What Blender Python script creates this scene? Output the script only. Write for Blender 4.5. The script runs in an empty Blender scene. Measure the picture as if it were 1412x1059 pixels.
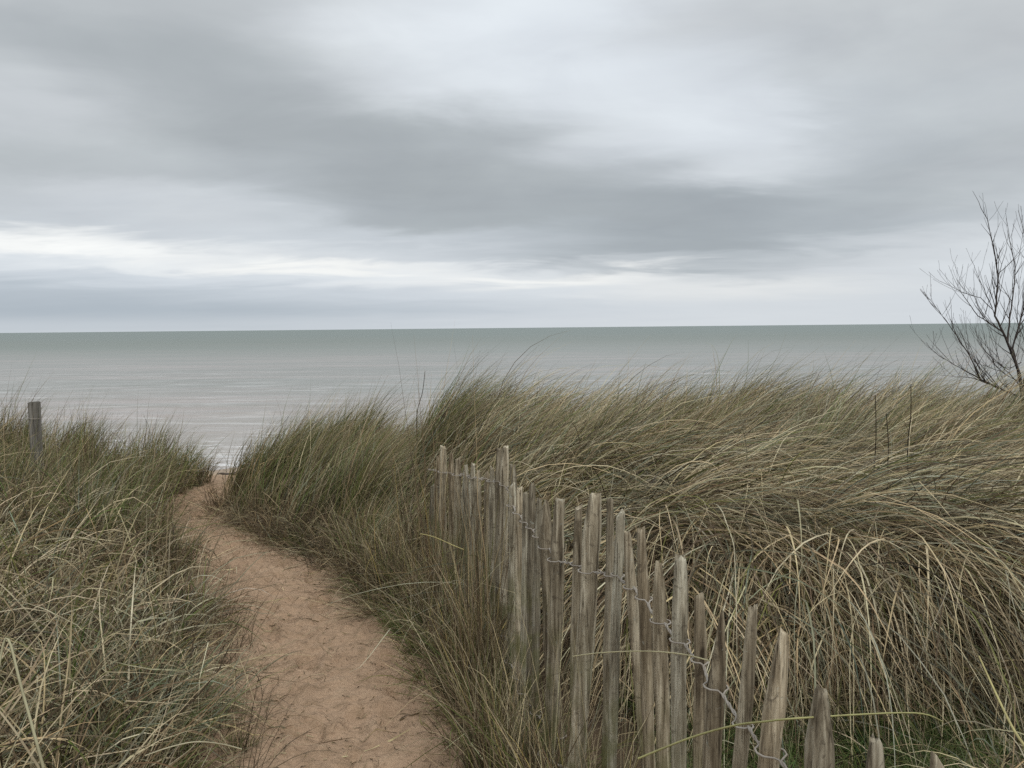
import bpy, math, random
import numpy as np
from mathutils import Vector, Matrix

# ------------------------------------------------------------------ camera
sc = bpy.context.scene
C = sc.collection
R = math.radians
FPX, CX, CY = 1142.0, 706.0, 529.5           # focal length and centre in photo pixels
EYE = Vector((0.0, 0.0, 1.6))
PITCH, ROLL = R(3.88), R(-0.57)
cam = bpy.data.objects.new('camera', bpy.data.cameras.new('camera')); C.objects.link(cam)
CAMROT = Matrix.Rotation(R(90) - PITCH, 3, 'X') @ Matrix.Rotation(ROLL, 3, 'Z')
cam.matrix_world = Matrix.Translation(EYE) @ CAMROT.to_4x4()
cam.data.sensor_width = 36.0; cam.data.lens = 36.0 * FPX / 1412.0
cam.data.clip_start = 0.05; cam.data.clip_end = 60000.0
sc.camera = cam
sc.render.resolution_x, sc.render.resolution_y = 1024, 768
sc.view_settings.view_transform = 'Standard'; sc.view_settings.look = 'None'
sc.view_settings.gamma = 1.0; sc.view_settings.use_curve_mapping = False
sc.view_settings.exposure = 0.0
sc.cycles.use_denoising = False
sc.cycles.max_bounces = 6; sc.cycles.diffuse_bounces = 3; sc.cycles.glossy_bounces = 2
sc.cycles.transmission_bounces = 3; sc.cycles.transparent_max_bounces = 4
sc.render.film_transparent = False

def ray(px, py):
    return CAMROT @ Vector(((px - CX) / FPX, -(py - CY) / FPX, -1.0))
def at(px, py, Y):
    """real point at distance Y in front of the eye that the photo shows at px, py"""
    d = ray(px, py); return EYE + d * (Y / d.y)
def srgb(v):
    v = v / 255.0
    return v / 12.92 if v <= 0.04045 else ((v + 0.055) / 1.055) ** 2.4

# ------------------------------------------------------------------ node helper
class NT:
    def __init__(s, nt): s.nt = nt; nt.nodes.clear()
    def n(s, t, **kw):
        nd = s.nt.nodes.new(t)
        ins = kw.pop('ins', None)
        for k, v in kw.items(): setattr(nd, k, v)
        if ins:
            for k, v in ins.items(): s.set(nd.inputs[k], v)
        return nd
    def set(s, sock, v):
        if isinstance(v, bpy.types.NodeSocket): s.nt.links.new(v, sock)
        else: sock.default_value = v
    def m(s, op, a, b=0.0, c=None, clamp=False):
        nd = s.nt.nodes.new('ShaderNodeMath'); nd.operation = op; nd.use_clamp = clamp
        s.set(nd.inputs[0], a); s.set(nd.inputs[1], b)
        if c is not None: s.set(nd.inputs[2], c)
        return nd.outputs[0]
    def vm(s, op, a, b=(0, 0, 0)):
        nd = s.nt.nodes.new('ShaderNodeVectorMath'); nd.operation = op
        s.set(nd.inputs[0], a); s.set(nd.inputs[1], b)
        return nd.outputs[0]
    def mix(s, f, a, b, mode='MIX'):
        nd = s.nt.nodes.new('ShaderNodeMix'); nd.data_type = 'RGBA'; nd.blend_type = mode
        s.set(nd.inputs['Factor'], f); s.set(nd.inputs[6], a); s.set(nd.inputs[7], b)
        return nd.outputs[2]
    def ss(s, x, a, b, lo=0.0, hi=1.0):
        nd = s.nt.nodes.new('ShaderNodeMapRange'); nd.interpolation_type = 'SMOOTHSTEP'
        s.set(nd.inputs[0], x); s.set(nd.inputs[1], a); s.set(nd.inputs[2], b); s.set(nd.inputs[3], lo); s.set(nd.inputs[4], hi)
        return nd.outputs[0]
    def noise(s, vec, scale, detail=3.0, rough=0.5, dist=0.0, out='Fac'):
        nd = s.nt.nodes.new('ShaderNodeTexNoise')
        s.set(nd.inputs['Vector'], vec); s.set(nd.inputs['Scale'], scale)
        nd.inputs['Detail'].default_value = detail; nd.inputs['Roughness'].default_value = rough
        nd.inputs['Distortion'].default_value = dist
        return nd.outputs[0 if out == 'Fac' else 1]
    def ramp(s, f, stops, interp='LINEAR'):
        nd = s.nt.nodes.new('ShaderNodeValToRGB'); cr = nd.color_ramp; cr.interpolation = interp
        while len(cr.elements) < len(stops): cr.elements.new(0.5)
        for e, (p, c) in zip(cr.elements, stops):
            e.position = p; e.color = (c[0], c[1], c[2], 1) if isinstance(c, (tuple, list)) else (c, c, c, 1)
        s.set(nd.inputs[0], f)
        return nd.outputs[0]
    def xyz(s, v):
        nd = s.nt.nodes.new('ShaderNodeSeparateXYZ'); s.set(nd.inputs[0], v); return nd.outputs
    def comb(s, x, y, z):
        nd = s.nt.nodes.new('ShaderNodeCombineXYZ')
        for i, v in enumerate((x, y, z)): s.set(nd.inputs[i], v)
        return nd.outputs[0]

# ------------------------------------------------------------------ world: overcast sky
SUN_EL, SUN_AZ = R(48), R(150)      # sun behind the cloud, over the left shoulder
world = bpy.data.worlds.new('World'); sc.world = world; world.use_nodes = True
w = NT(world.node_tree)
tc = w.n('ShaderNodeTexCoord').outputs['Generated']
dv = w.vm('NORMALIZE', tc)
x, y, z = w.xyz(dv)
az0 = w.m('ARCTAN2', x, y); el0 = w.m('ARCSINE', z)
zz = w.m('ADD', w.m('MAXIMUM', z, 0.0), 0.10)
cp = w.comb(w.m('DIVIDE', x, zz), w.m('DIVIDE', y, zz), 0.0)      # point on the cloud deck
cpr = w.n('ShaderNodeMapping', vector_type='POINT', ins={'Vector': cp, 'Rotation': (0, 0, R(-25)), 'Scale': (0.8, 1.25, 1)}).outputs[0]
wn = w.xyz(w.noise(cpr, 1.2, 5.0, 0.55, 0.5, out='Color'))
fl = w.n('ShaderNodeMapping', vector_type='POINT', ins={'Vector': w.comb(az0, el0, 0.0), 'Rotation': (0, 0, R(4)), 'Scale': (2.6, 15, 1)}).outputs[0]
wn2 = w.xyz(w.noise(fl, 1.6, 4.0, 0.55, 0.2, out='Color'))
az = w.m('ADD', az0, w.m('ADD', w.m('MULTIPLY', w.m('SUBTRACT', wn[0], 0.5), 0.22), w.m('MULTIPLY', w.m('SUBTRACT', wn2[0], 0.5), 0.10)))
elw = w.m('ADD', w.m('MULTIPLY', w.m('SUBTRACT', wn[1], 0.5), 0.085), w.m('MULTIPLY', w.m('SUBTRACT', wn2[1], 0.5), 0.026))
el = w.m('ADD', el0, w.m('MULTIPLY', elw, w.ss(el0, 0.0, 0.11)))
# rows of the cloud deck: elevation (as photo row) : stops (photo column, brightness, coolness)
rows = [
 (459, [(0,210,.3),(500,213,.3),(1000,219,.1),(1412,219,.2)]),
 (446, [(0,204,.6),(250,203,.6),(500,208,.5),(750,216,.3),(1000,220,.1),(1412,218,.2)]),
 (425, [(0,189,1.1),(200,189,1.2),(400,193,1),(600,203,.8),(800,215,.4),(1000,220,.1),(1200,218,.2),(1412,218,.2)]),
 (404, [(0,194,1),(200,199,.9),(400,209,.7),(600,216,.5),(760,224,.2),(900,233,-.6),(1100,228,-.5),(1250,219,.1),(1412,220,.1)]),
 (387, [(0,209,.7),(200,215,.6),(400,224,.3),(560,236,-.3),(700,246,-1),(830,244,-.9),(930,222,-.2),(1020,202,.2),(1150,213,.1),(1290,222,.1),(1412,222,.1)]),
 (369, [(0,222,.4),(150,232,0),(300,246,-.8),(450,250,-1.1),(600,236,-.4),(740,224,0),(830,200,.2),(950,186,.4),(1050,194,.3),(1200,216,.1),(1412,219,.1)]),
 (351, [(0,252,-.9),(120,252,-.9),(250,236,-.4),(420,220,.1),(600,214,.3),(720,202,.4),(850,181,.4),(950,175,.4),(1060,183,.4),(1200,203,.3),(1320,214,.1),(1412,217,.1)]),
 (326, [(0,206,.3),(150,210,.3),(300,212,.3),(450,208,.4),(600,206,.4),(720,194,.4),(850,178,.4),(1000,176,.4),(1150,185,.4),(1300,196,.3),(1412,207,.1)]),
 (290, [(0,202,.1),(130,212,.1),(260,215,.1),(370,207,.3),(470,187,.2),(600,180,.2),(750,179,.2),(900,177,.3),(1050,179,.4),(1200,186,.3),(1310,190,.1),(1412,202,.1)]),
 (240, [(0,189,0),(120,194,0),(250,194,.1),(380,187,.1),(500,177,.1),(650,177,.1),(790,188,.1),(900,192,.2),(980,216,.2),(1070,219,.2),(1150,197,.3),(1280,188,.2),(1412,195,0)]),
 (180, [(0,208,0),(80,206,0),(180,191,0),(300,181,0),(450,180,0),(600,181,.1),(700,190,.1),(790,216,.2),(920,229,.3),(1040,224,.3),(1110,202,.3),(1230,196,.2),(1412,202,0)]),
 (110, [(0,190,0),(100,186,0),(250,182,0),(380,188,0),(490,208,.1),(600,223,.2),(760,230,.3),(900,231,.3),(1030,220,.3),(1130,202,.1),(1270,200,-.1),(1412,206,-.2)]),
 (20,  [(0,200,-.1),(200,194,-.1),(330,198,-.1),(450,218,.1),(600,232,.2),(740,235,.3),(860,227,.3),(980,211,0),(1120,202,-.1),(1412,205,-.2)]),
 (-160,[(0,204,-.1),(250,209,0),(500,218,.1),(750,228,.2),(950,218,.1),(1150,204,-.1),(1412,202,-.1)]),
]
AZ0, AZ1 = -0.62, 0.62
def sky_col(L, b):
    l = srgb(L - .11 * max(0, 212 - L))
    k = max(0, min(1, (212 - L) / 30)); return (l * (0.942 - .022 * k - 0.040 * b), l * (.995 + .004 * k), l * (1.040 + .008 * k + 0.060 * b))
cur = None; rprev = None
afac = w.m('DIVIDE', w.m('SUBTRACT', az, AZ0), AZ1 - AZ0)
for ypx, stops in rows:
    st = []
    for px, L, b in stops:
        d = ray(px, ypx); a = math.atan2(d.x, d.y)
        st.append(((a - AZ0) / (AZ1 - AZ0), sky_col(L, b)))
    d = ray(706, ypx).normalized(); e = math.asin(d.z)
    col = w.ramp(afac, st, 'B_SPLINE' if ypx < 440 else 'LINEAR')
    if cur is None: cur = col
    else: cur = w.mix(w.ss(el, rprev, e), cur, col)
    rprev = e
# finer cloud texture on top and a brighter deck overhead (outside the frame)
tex = w.m('ADD', w.m('MULTIPLY', w.m('SUBTRACT', w.noise(cpr, 1.5, 6.0, 0.55, 0.6), 0.5), 0.30),
          w.m('MULTIPLY', w.m('MULTIPLY', w.m('SUBTRACT', w.noise(fl, 2.2, 5.0, 0.55, 0.5), 0.5), 0.17), w.ss(el0, .10, .30, 1.0, .35)))
puff = w.n('ShaderNodeMapping', vector_type='POINT', ins={'Vector': w.comb(az0, el0, 0.0), 'Rotation': (0, 0, R(12)), 'Scale': (3.4, 7.5, 1)}).outputs[0]
tex = w.m('ADD', w.m('MULTIPLY', tex, .62), w.m('MULTIPLY', w.m('SUBTRACT', w.noise(puff, 1.5, 5.0, 0.52, 0.5), 0.5), w.ss(el0, .05, .2, .08, .30)))
tex = w.m('MULTIPLY', tex, w.ss(el0, 0.01, 0.10, 0.25, 1.0))
cur = w.mix(1.0, cur, w.comb(w.m('ADD', 1.0, tex), w.m('ADD', 1.0, tex), w.m('ADD', 1.0, w.m('MULTIPLY', tex, .9))), 'MULTIPLY')
over = w.m('ADD', 1.0, w.m('MULTIPLY', w.ss(el0, 0.50, 1.15), 0.9))
cur = w.mix(1.0, cur, w.comb(over, over, over), 'MULTIPLY')
sky = w.n('ShaderNodeTexSky', sky_type='NISHITA', sun_disc=False, sun_elevation=SUN_EL, sun_rotation=SUN_AZ).outputs[0]
cloud = w.mix(1.0, cur, (10.0, 10.0, 10.0, 1), 'MULTIPLY')
fin = w.mix(0.985, sky, cloud)
bg = w.n('ShaderNodeBackground', ins={'Color': fin, 'Strength': 0.1})
wo = w.n('ShaderNodeOutputWorld'); w.nt.links.new(bg.outputs[0], wo.inputs[0])

sun = bpy.data.lights.new('sun', 'SUN'); sun.energy = 1.3; sun.angle = R(24); sun.color = (1.0, 0.97, 0.92)
so = bpy.data.objects.new('sun', sun); C.objects.link(so)
sd = Vector((math.sin(SUN_AZ) * math.cos(SUN_EL), math.cos(SUN_AZ) * math.cos(SUN_EL), math.sin(SUN_EL)))
so.rotation_euler = sd.to_track_quat('Z', 'Y').to_euler()

# ------------------------------------------------------------------ object helpers
def tag(o, label=None, cat=None, group=None, kind=None):
    if label: o['label'] = label
    if cat: o['category'] = cat
    if group: o['group'] = group
    if kind: o['kind'] = kind
    return o
def thing(name, loc, label, cat, group=None):
    o = bpy.data.objects.new(name, None); o.empty_display_size = 0.1; C.objects.link(o); o.location = loc
    return tag(o, label, cat, group)
def np_mesh(name, V, F, mat, col=None, parent=None, smooth=False, origin=None):
    """V (n,3), F (m,4) or (m,3)"""
    V = np.asarray(V, dtype=np.float32); F = np.asarray(F, dtype=np.int32)
    if origin is not None: V = V - np.asarray(origin, dtype=np.float32)
    me = bpy.data.meshes.new(name)
    k = F.shape[1]
    me.vertices.add(len(V)); me.vertices.foreach_set('co', V.ravel())
    me.loops.add(F.size); me.loops.foreach_set('vertex_index', F.ravel())
    me.polygons.add(len(F))
    me.polygons.foreach_set('loop_start', np.arange(0, F.size, k, dtype=np.int32))
    me.polygons.foreach_set('loop_total', np.full(len(F), k, dtype=np.int32))
    if smooth: me.polygons.foreach_set('use_smooth', np.ones(len(F), dtype=bool))
    me.update(calc_edges=True)
    if col is not None:
        a = me.attributes.new('tint', 'FLOAT_COLOR', 'POINT')
        c4 = np.ones((len(V), 4), dtype=np.float32); c4[:, :3] = col
        a.data.foreach_set('color', c4.ravel())
    if mat: me.materials.append(mat)
    o = bpy.data.objects.new(name, me); C.objects.link(o)
    if origin is not None: o.location = tuple(float(q) for q in origin)
    if parent:
        o.parent = parent
        o.location = Vector(o.location) - parent.location if origin is not None else -parent.location
    return o

# ------------------------------------------------------------------ numpy noise
def _h(ix, iy, seed):
    n = (ix.astype(np.int64) * 374761393 + iy.astype(np.int64) * 668265263 + seed * 1442695041) & 0x7fffffff
    n = ((n ^ (n >> 13)) * 1274126177) & 0x7fffffff
    return ((n ^ (n >> 16)) & 0xffff) / 65535.0
def vnoise(x, y, seed=0):
    x = np.asarray(x, float); y = np.asarray(y, float)
    ix = np.floor(x); iy = np.floor(y); fx = x - ix; fy = y - iy
    fx = fx * fx * (3 - 2 * fx); fy = fy * fy * (3 - 2 * fy)
    ix = ix.astype(np.int64); iy = iy.astype(np.int64)
    a = _h(ix, iy, seed); b = _h(ix + 1, iy, seed); c = _h(ix, iy + 1, seed); d = _h(ix + 1, iy + 1, seed)
    return (a + (b - a) * fx) * (1 - fy) + (c + (d - c) * fx) * fy - 0.5
def fbm(x, y, seed=0, o=4):
    s = 0; a = 1.0
    for i in range(o):
        s = s + a * vnoise(x * 2 ** i + 13.7 * i, y * 2 ** i - 7.1 * i, seed + i); a *= 0.5
    return s
def sst(x, a, b):
    t = np.clip((x - a) / (b - a), 0, 1); return t * t * (3 - 2 * t)

# ------------------------------------------------------------------ terrain
SEA_Z = -3.1
PY = [-60, -2, 0, 2.0, 2.9, 4.0, 5.0, 5.8, 6.6, 7.5, 8.5, 10, 14, 25]
PX = [0, -0.1, -0.2, -0.44, -0.57, -0.92, -1.42, -1.93, -2.48, -2.98, -3.02, -3.46, -4.8, -8.8]
PW = [.6, .5, .45, .40, .39, .42, .42, .40, .25, .12, .20, .30, .9, 4.0]
FY = [-3, 1.0, 3.2, 3.6, 4.5, 4.7, 5.5, 6.5]
FX = [1.85, 0.65, -0.01, -0.06, -0.37, -0.45, -0.9, -1.5]
def pathd(x, y):
    """signed distance outside the sandy path: <0 on it, sign of side second"""
    c = np.interp(y, PY, PX); h = np.interp(y, PY, PW)
    return np.abs(x - c) - h, x - c
def H(x, y):
    x = np.asarray(x, float); y = np.asarray(y, float)
    d, s = pathd(x, y)
    base = -2.85 * sst(y, 8.2, 20.5) - 0.034 * np.clip(y - 20.5, 0, 60)
    L = 0.33 * sst(d, -0.05, 1.3) - .08 * sst(y, 5, 7.5) * sst(d, 0, 1) + 0.10 * sst(d, 1.5, 4.0) * sst(y, 3.0, 5.5)
    f = x - np.interp(y, FY, FX)
    bank = 0.06 * sst(f, 0, .5) + 0.44 * sst(y, 3.25 - .12 * f, 4.0 - .05 * f) * sst(f, 0.15, 0.9) + -.10 * sst(x, 2.0, 5.0) * sst(y, 5, 7.5)
    near = 0.26 * np.exp(-((x - 1.75) ** 2 + (y - 1.9) ** 2) / 0.36)
    mound = 0.26 * sst(d, 0.05, 1.1) * sst(y, 4.3, 5.8)
    Rr = np.maximum(bank, mound * sst(-f, -.8, .3)) + near
    dune = np.where(s < 0, L, Rr)
    dune = dune * (1 - 0.999 * sst(y, 9.5, 17))
    big = 0.10 * fbm(x * 0.45, y * 0.45, 3, 3) * sst(d, 0.2, 1.5) * (1 - sst(y, 12, 20))
    return base + dune + big
def Hfine(x, y):
    """adds the trodden surface of the sand"""
    d, s = pathd(x, y)
    on = 1 - sst(d, 0.0, 0.5)
    z = H(x, y) + 0.022 * fbm(x * 2.2, y * 1.6, 11, 3) + 0.024 * fbm(x * 9, y * 9, 21, 3) + .016 * np.abs(fbm(x * 14, y * 26, 61, 2))
    z = z + on * (0.010 * fbm(x * 22, y * 16, 31, 2) - 0.02 * np.clip(-d, 0, .4))
    lump = fbm(x * 13 + .6 * y, y * 17, 161, 3) + .35 * fbm(x * 34, y * 40, 171, 2)
    z = z + on * .016 * sst(lump, .08, .70) - on * .016 * sst(fbm(x * 8, y * 11, 181, 3), .15, .6)
    for (fx, fy, a) in STEPS:
        u = (x - fx) * math.cos(a) + (y - fy) * math.sin(a); v = -(x - fx) * math.sin(a) + (y - fy) * math.cos(a)
        r2 = (u / 0.055) ** 2 + (v / 0.13) ** 2
        m = r2 < 9
        z = z + np.where(m, -0.024 * np.exp(-r2 ** 1.5) + 0.010 * np.exp(-(r2 - 1.9) ** 2 * 2.0), 0)
    return z
rs = random.Random(5)
STEPS = []
yy = 2.4
while yy < 8.3:
    for _ in range(2):
        c = np.interp(yy, PY, PX)
        STEPS.append((c + rs.uniform(-.27, .27), yy + rs.uniform(-.1, .1), rs.uniform(.1, .8)))
    yy += 0.23

# ------------------------------------------------------------------ materials
def mat(name):
    m = bpy.data.materials.new(name); m.use_nodes = True; return m, NT(m.node_tree)
def finish(t, col, rough=0.9, spec=0.2, bump=None, bstr=0.5, bdist=0.01):
    p = t.n('ShaderNodeBsdfPrincipled', ins={'Base Color': col, 'Roughness': rough, 'Specular IOR Level': spec})
    if bump is not None:
        b = t.n('ShaderNodeBump', ins={'Height': bump, 'Strength': bstr, 'Distance': bdist}); t.nt.links.new(b.outputs[0], p.inputs['Normal'])
    o = t.n('ShaderNodeOutputMaterial'); t.nt.links.new(p.outputs[0], o.inputs[0])
    return p
SAND, t = mat('sand')
pos = t.n('ShaderNodeNewGeometry').outputs['Position']
cover = t.n('ShaderNodeAttribute', attribute_name='tint').outputs['Color']      # r: litter, g: pale beach, b: wet
cr, cg, cb = t.xyz(cover)
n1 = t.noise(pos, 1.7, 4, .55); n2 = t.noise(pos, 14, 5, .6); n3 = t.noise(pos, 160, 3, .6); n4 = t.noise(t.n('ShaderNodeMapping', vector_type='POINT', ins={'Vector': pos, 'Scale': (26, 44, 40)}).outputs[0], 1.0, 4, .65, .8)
pathc = t.mix(n1, (0.375, 0.25, 0.16, 1), (0.475, 0.33, 0.222, 1))
pathc = t.mix(t.ss(n2, .48, .72, 0, .55), pathc, (0.22, 0.15, 0.088, 1))
pathc = t.mix(t.ss(n3, .45, .75, 0, .40), pathc, (0.50, 0.375, 0.25, 1))
pathc = t.mix(t.ss(n4, .56, .72, 0, .8), pathc, (0.15, 0.10, 0.065, 1))  # short dark marks: debris, plus shadows of small ridges painted into the sand
beach = t.mix(n2, (0.50, 0.36, 0.23, 1), (0.58, 0.44, 0.29, 1))
beach = t.mix(cb, beach, (0.30, 0.23, 0.17, 1))
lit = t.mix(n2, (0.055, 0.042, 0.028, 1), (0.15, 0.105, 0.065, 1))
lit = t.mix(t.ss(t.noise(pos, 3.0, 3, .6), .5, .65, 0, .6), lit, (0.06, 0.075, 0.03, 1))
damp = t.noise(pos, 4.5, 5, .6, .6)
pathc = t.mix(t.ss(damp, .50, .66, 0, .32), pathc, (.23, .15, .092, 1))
pathc = t.mix(t.ss(damp, .46, .32, 0, .35), pathc, (.55, .40, .27, 1))
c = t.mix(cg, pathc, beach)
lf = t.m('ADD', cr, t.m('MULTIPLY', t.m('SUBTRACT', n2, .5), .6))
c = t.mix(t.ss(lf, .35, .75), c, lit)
hgt = t.m('ADD', t.m('MULTIPLY', n2, 1.0), t.m('ADD', t.m('MULTIPLY', n3, .18), t.m('MULTIPLY', n4, .45)))
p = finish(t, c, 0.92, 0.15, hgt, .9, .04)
t.set(p.inputs['Roughness'], t.m('SUBTRACT', .92, t.m('MULTIPLY', cb, .55)))

SEA, t = mat('sea_water')
pos = t.n('ShaderNodeNewGeometry').outputs['Position']
px_, py_, pz_ = t.xyz(pos)
dist = t.m('LOGARITHM', t.m('MAXIMUM', py_, 1.0), 10.0)
c = t.ramp(t.m('DIVIDE', dist, 4.0), [(0.0, (.40, .36, .31)), (.365, (.38, .345, .305)), (.43, (.30, .28, .25)), (.50, (.235, .230, .205)),
                                      (.57, (.212, .228, .204)), (.63, (.215, .238, .219)), (.70, (.205, .235, .222)), (1.0, (.20, .235, .224))])
def stretch(sx_, sy_, rz=0): return t.n('ShaderNodeMapping', vector_type='POINT', ins={'Vector': pos, 'Scale': (sx_, sy_, 1), 'Rotation': (0, 0, R(rz))}).outputs[0]
far = t.ss(py_, 60, 260)
c = t.mix(t.m('MULTIPLY', t.ss(t.noise(stretch(.035, .20, 3), 1.0, 4, .6), .42, .66, 0, .45), t.ss(py_, 260, 60)), c, (.43, .355, .33, 1))
c = t.mix(t.ss(t.noise(stretch(.004, .02, -2), 1.0, 4, .6), .45, .68, 0, .35), c, (.18, .22, .195, 1))
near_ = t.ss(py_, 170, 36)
rip_glint = t.ss(t.noise(stretch(.16, .85, 2), 1.0, 5, .62, .6), .50, .72, 0, .55)
c = t.mix(t.m('MULTIPLY', rip_glint, near_), c, (.66, .65, .63, 1))  # bright sky reflections on the ripple slopes, put into the water colour
fo = t.noise(stretch(.45, 2.4), 1.0, 6, .68, .6)
shore = t.ss(py_, 28.2, 44, 1.0, 0.0)
foam = t.ss(t.m('ADD', fo, t.m('MULTIPLY', shore, .15)), .62, .74, 0, .7)
foam = t.m('MULTIPLY', foam, t.ss(py_, 85, 33, 0, 1))
c = t.mix(foam, c, (.86, .86, .85, 1))
wv = t.noise(stretch(.45, 1.7), 1.0, 6, .65, .4)
wv2 = t.noise(stretch(.05, .25), 1.0, 5, .6, .3)
p = finish(t, c, .30, .5, t.m('ADD', t.m('MULTIPLY', wv, .22), t.m('MULTIPLY', wv2, .9)), .8, .55)
bn = [q for q in t.nt.nodes if q.type == 'BUMP'][0]
t.set(bn.inputs['Strength'], t.ss(py_, 32, 120, .8, .0))
t.set(p.inputs['Specular IOR Level'], t.ss(py_, 60, 300, .42, .16))
t.set(p.inputs['Roughness'], t.ss(py_, 60, 400, .30, .6))

GRASS, t = mat('grass_blade')
a = t.n('ShaderNodeAttribute', attribute_name='tint').outputs['Color']
pos = t.n('ShaderNodeNewGeometry').outputs['Position']
a = t.mix(t.ss(t.noise(pos, 14, 3, .6), .45, .65, 0, .30), a, (.17, .125, .075, 1))
pr = t.n('ShaderNodeBsdfPrincipled', ins={'Base Color': a, 'Roughness': .6, 'Specular IOR Level': .15})
tr = t.n('ShaderNodeBsdfTranslucent', ins={'Color': a})
mx = t.n('ShaderNodeMixShader', ins={0: .22}); t.nt.links.new(pr.outputs[0], mx.inputs[1]); t.nt.links.new(tr.outputs[0], mx.inputs[2])
o = t.n('ShaderNodeOutputMaterial'); t.nt.links.new(mx.outputs[0], o.inputs[0])

WOOD, t = mat('weathered_chestnut')
oc = t.n('ShaderNodeTexCoord').outputs['Object']
geo = t.n('ShaderNodeNewGeometry').outputs['Position']
tint = t.n('ShaderNodeAttribute', attribute_name='tint').outputs['Color']
g1 = t.noise(t.n('ShaderNodeMapping', vector_type='POINT', ins={'Vector': geo, 'Scale': (75, 75, 4)}).outputs[0], 1, 6, .65, .6)
g2 = t.noise(t.n('ShaderNodeMapping', vector_type='POINT', ins={'Vector': geo, 'Scale': (260, 260, 9)}).outputs[0], 1, 4, .6, .3)
g3 = t.noise(t.n('ShaderNodeMapping', vector_type='POINT', ins={'Vector': geo, 'Scale': (22, 22, 6)}).outputs[0], 1, 4, .6)
c = t.ramp(g1, [(.30, (.06, .045, .03)), (.41, (.23, .185, .13)), (.52, (.40, .335, .245)), (.66, (.66, .58, .45))])
c = t.mix(t.ss(g2, .56, .68, 0, .7), c, (.045, .033, .022, 1))
c = t.mix(t.ss(g3, .52, .7, 0, .45), c, (.15, .12, .08, 1))
c = t.mix(1.0, c, tint, 'MULTIPLY')
c = t.mix(1.0, c, (.96, .985, .965, 1), 'MULTIPLY')
blot = t.noise(geo, 38, 5, .7, .8)
c = t.mix(t.ss(blot, .56, .66, 0, .6), c, (.085, .065, .045, 1))
c = t.mix(t.ss(t.noise(geo, 55, 4, .6, .5), .64, .72, 0, .45), c, (.42, .44, .38, 1))
gz = t.xyz(geo)[2]
alg = t.m('MULTIPLY', t.ss(gz, .78, .35, 0, 1), t.ss(t.noise(geo, 7, 4, .6), .42, .62, 0, .7))
c = t.mix(alg, c, (.15, .155, .05, 1))
finish(t, c, .85, .2, t.m('ADD', g1, t.m('MULTIPLY', g2, .5)), .9, .006)

WIRE, t = mat('galvanised_wire')
geo = t.n('ShaderNodeNewGeometry').outputs['Position']
c = t.mix(t.noise(geo, 40, 3, .6), (.46, .43, .38, 1), (.24, .19, .14, 1))
finish(t, c, .55, .35)

BARK, t = mat('dark_bark')
geo = t.n('ShaderNodeNewGeometry').outputs['Position']
c = t.mix(t.noise(geo, 25, 4, .6), (.035, .028, .025, 1), (.10, .08, .07, 1))
finish(t, c, .85, .2, t.noise(geo, 90, 3, .6), .5, .004)

GREYWOOD, t = mat('grey_post_wood')
geo = t.n('ShaderNodeNewGeometry').outputs['Position']
g1 = t.noise(t.n('ShaderNodeMapping', vector_type='POINT', ins={'Vector': geo, 'Scale': (60, 60, 4)}).outputs[0], 1, 6, .65, .6)
c = t.ramp(g1, [(.3, (.05, .045, .04)), (.45, (.13, .118, .10)), (.55, (.20, .185, .16)), (.7, (.30, .28, .25))])
finish(t, c, .85, .2, g1, .8, .006)

# ------------------------------------------------------------------ ground: one grid cut into path, beach and dune
def axis(fine, lo, hi, step, out_lo, out_hi, g=1.25):
    a = list(np.arange(lo, hi + 1e-6, step)); v = hi; s = step
    while v < out_hi: s *= g; v += s; a.append(v)
    v = lo; s = step; b = []
    while v > out_lo: s *= g; v -= s; b.append(v)
    return np.array(sorted(b) + a)
gx = axis(1, -3.4, .4, 0.014, -9000, 9000, 1.14)
gy = axis(1, 2.2, 8.2, 0.015, -120, 130, 1.09)
X, Y = np.meshgrid(gx, gy)
Z = Hfine(X, Y)
Vg = np.stack([X.ravel(), Y.ravel(), Z.ravel()], 1)
d, s = pathd(X, Y)
dn = d + 0.12 * fbm(X * 3.1, Y * 3.1, 77, 3)
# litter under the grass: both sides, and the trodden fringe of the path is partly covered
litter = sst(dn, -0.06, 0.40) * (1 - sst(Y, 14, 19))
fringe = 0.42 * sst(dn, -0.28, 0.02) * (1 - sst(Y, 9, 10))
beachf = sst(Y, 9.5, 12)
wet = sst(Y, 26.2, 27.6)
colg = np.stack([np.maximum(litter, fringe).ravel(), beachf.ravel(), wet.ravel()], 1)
ny, nx = X.shape
idx = np.arange(nx * ny).reshape(ny, nx)
Fg = np.stack([idx[:-1, :-1].ravel(), idx[:-1, 1:].ravel(), idx[1:, 1:].ravel(), idx[1:, :-1].ravel()], 1)
fc = Vg[Fg].mean(1)
fd, fs = pathd(fc[:, 0], fc[:, 1]); fd = fd + 0.12 * fbm(fc[:, 0] * 3.1, fc[:, 1] * 3.1, 77, 3)
is_beach = fc[:, 1] > 15
is_path = (~is_beach) & (fd < 0.10)
def sub_mesh(name, mask, label, cat):
    F = Fg[mask]; used = np.unique(F); re = np.full(len(Vg), -1); re[used] = np.arange(len(used))
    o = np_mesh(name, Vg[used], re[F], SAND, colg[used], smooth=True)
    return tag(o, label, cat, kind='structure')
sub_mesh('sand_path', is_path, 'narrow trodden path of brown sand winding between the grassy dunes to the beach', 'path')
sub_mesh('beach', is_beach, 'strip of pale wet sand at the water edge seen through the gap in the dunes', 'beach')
sub_mesh('dune_ground', ~(is_beach | is_path), 'sandy dune ground covered with dead litter under the marram grass', 'ground')

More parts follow.
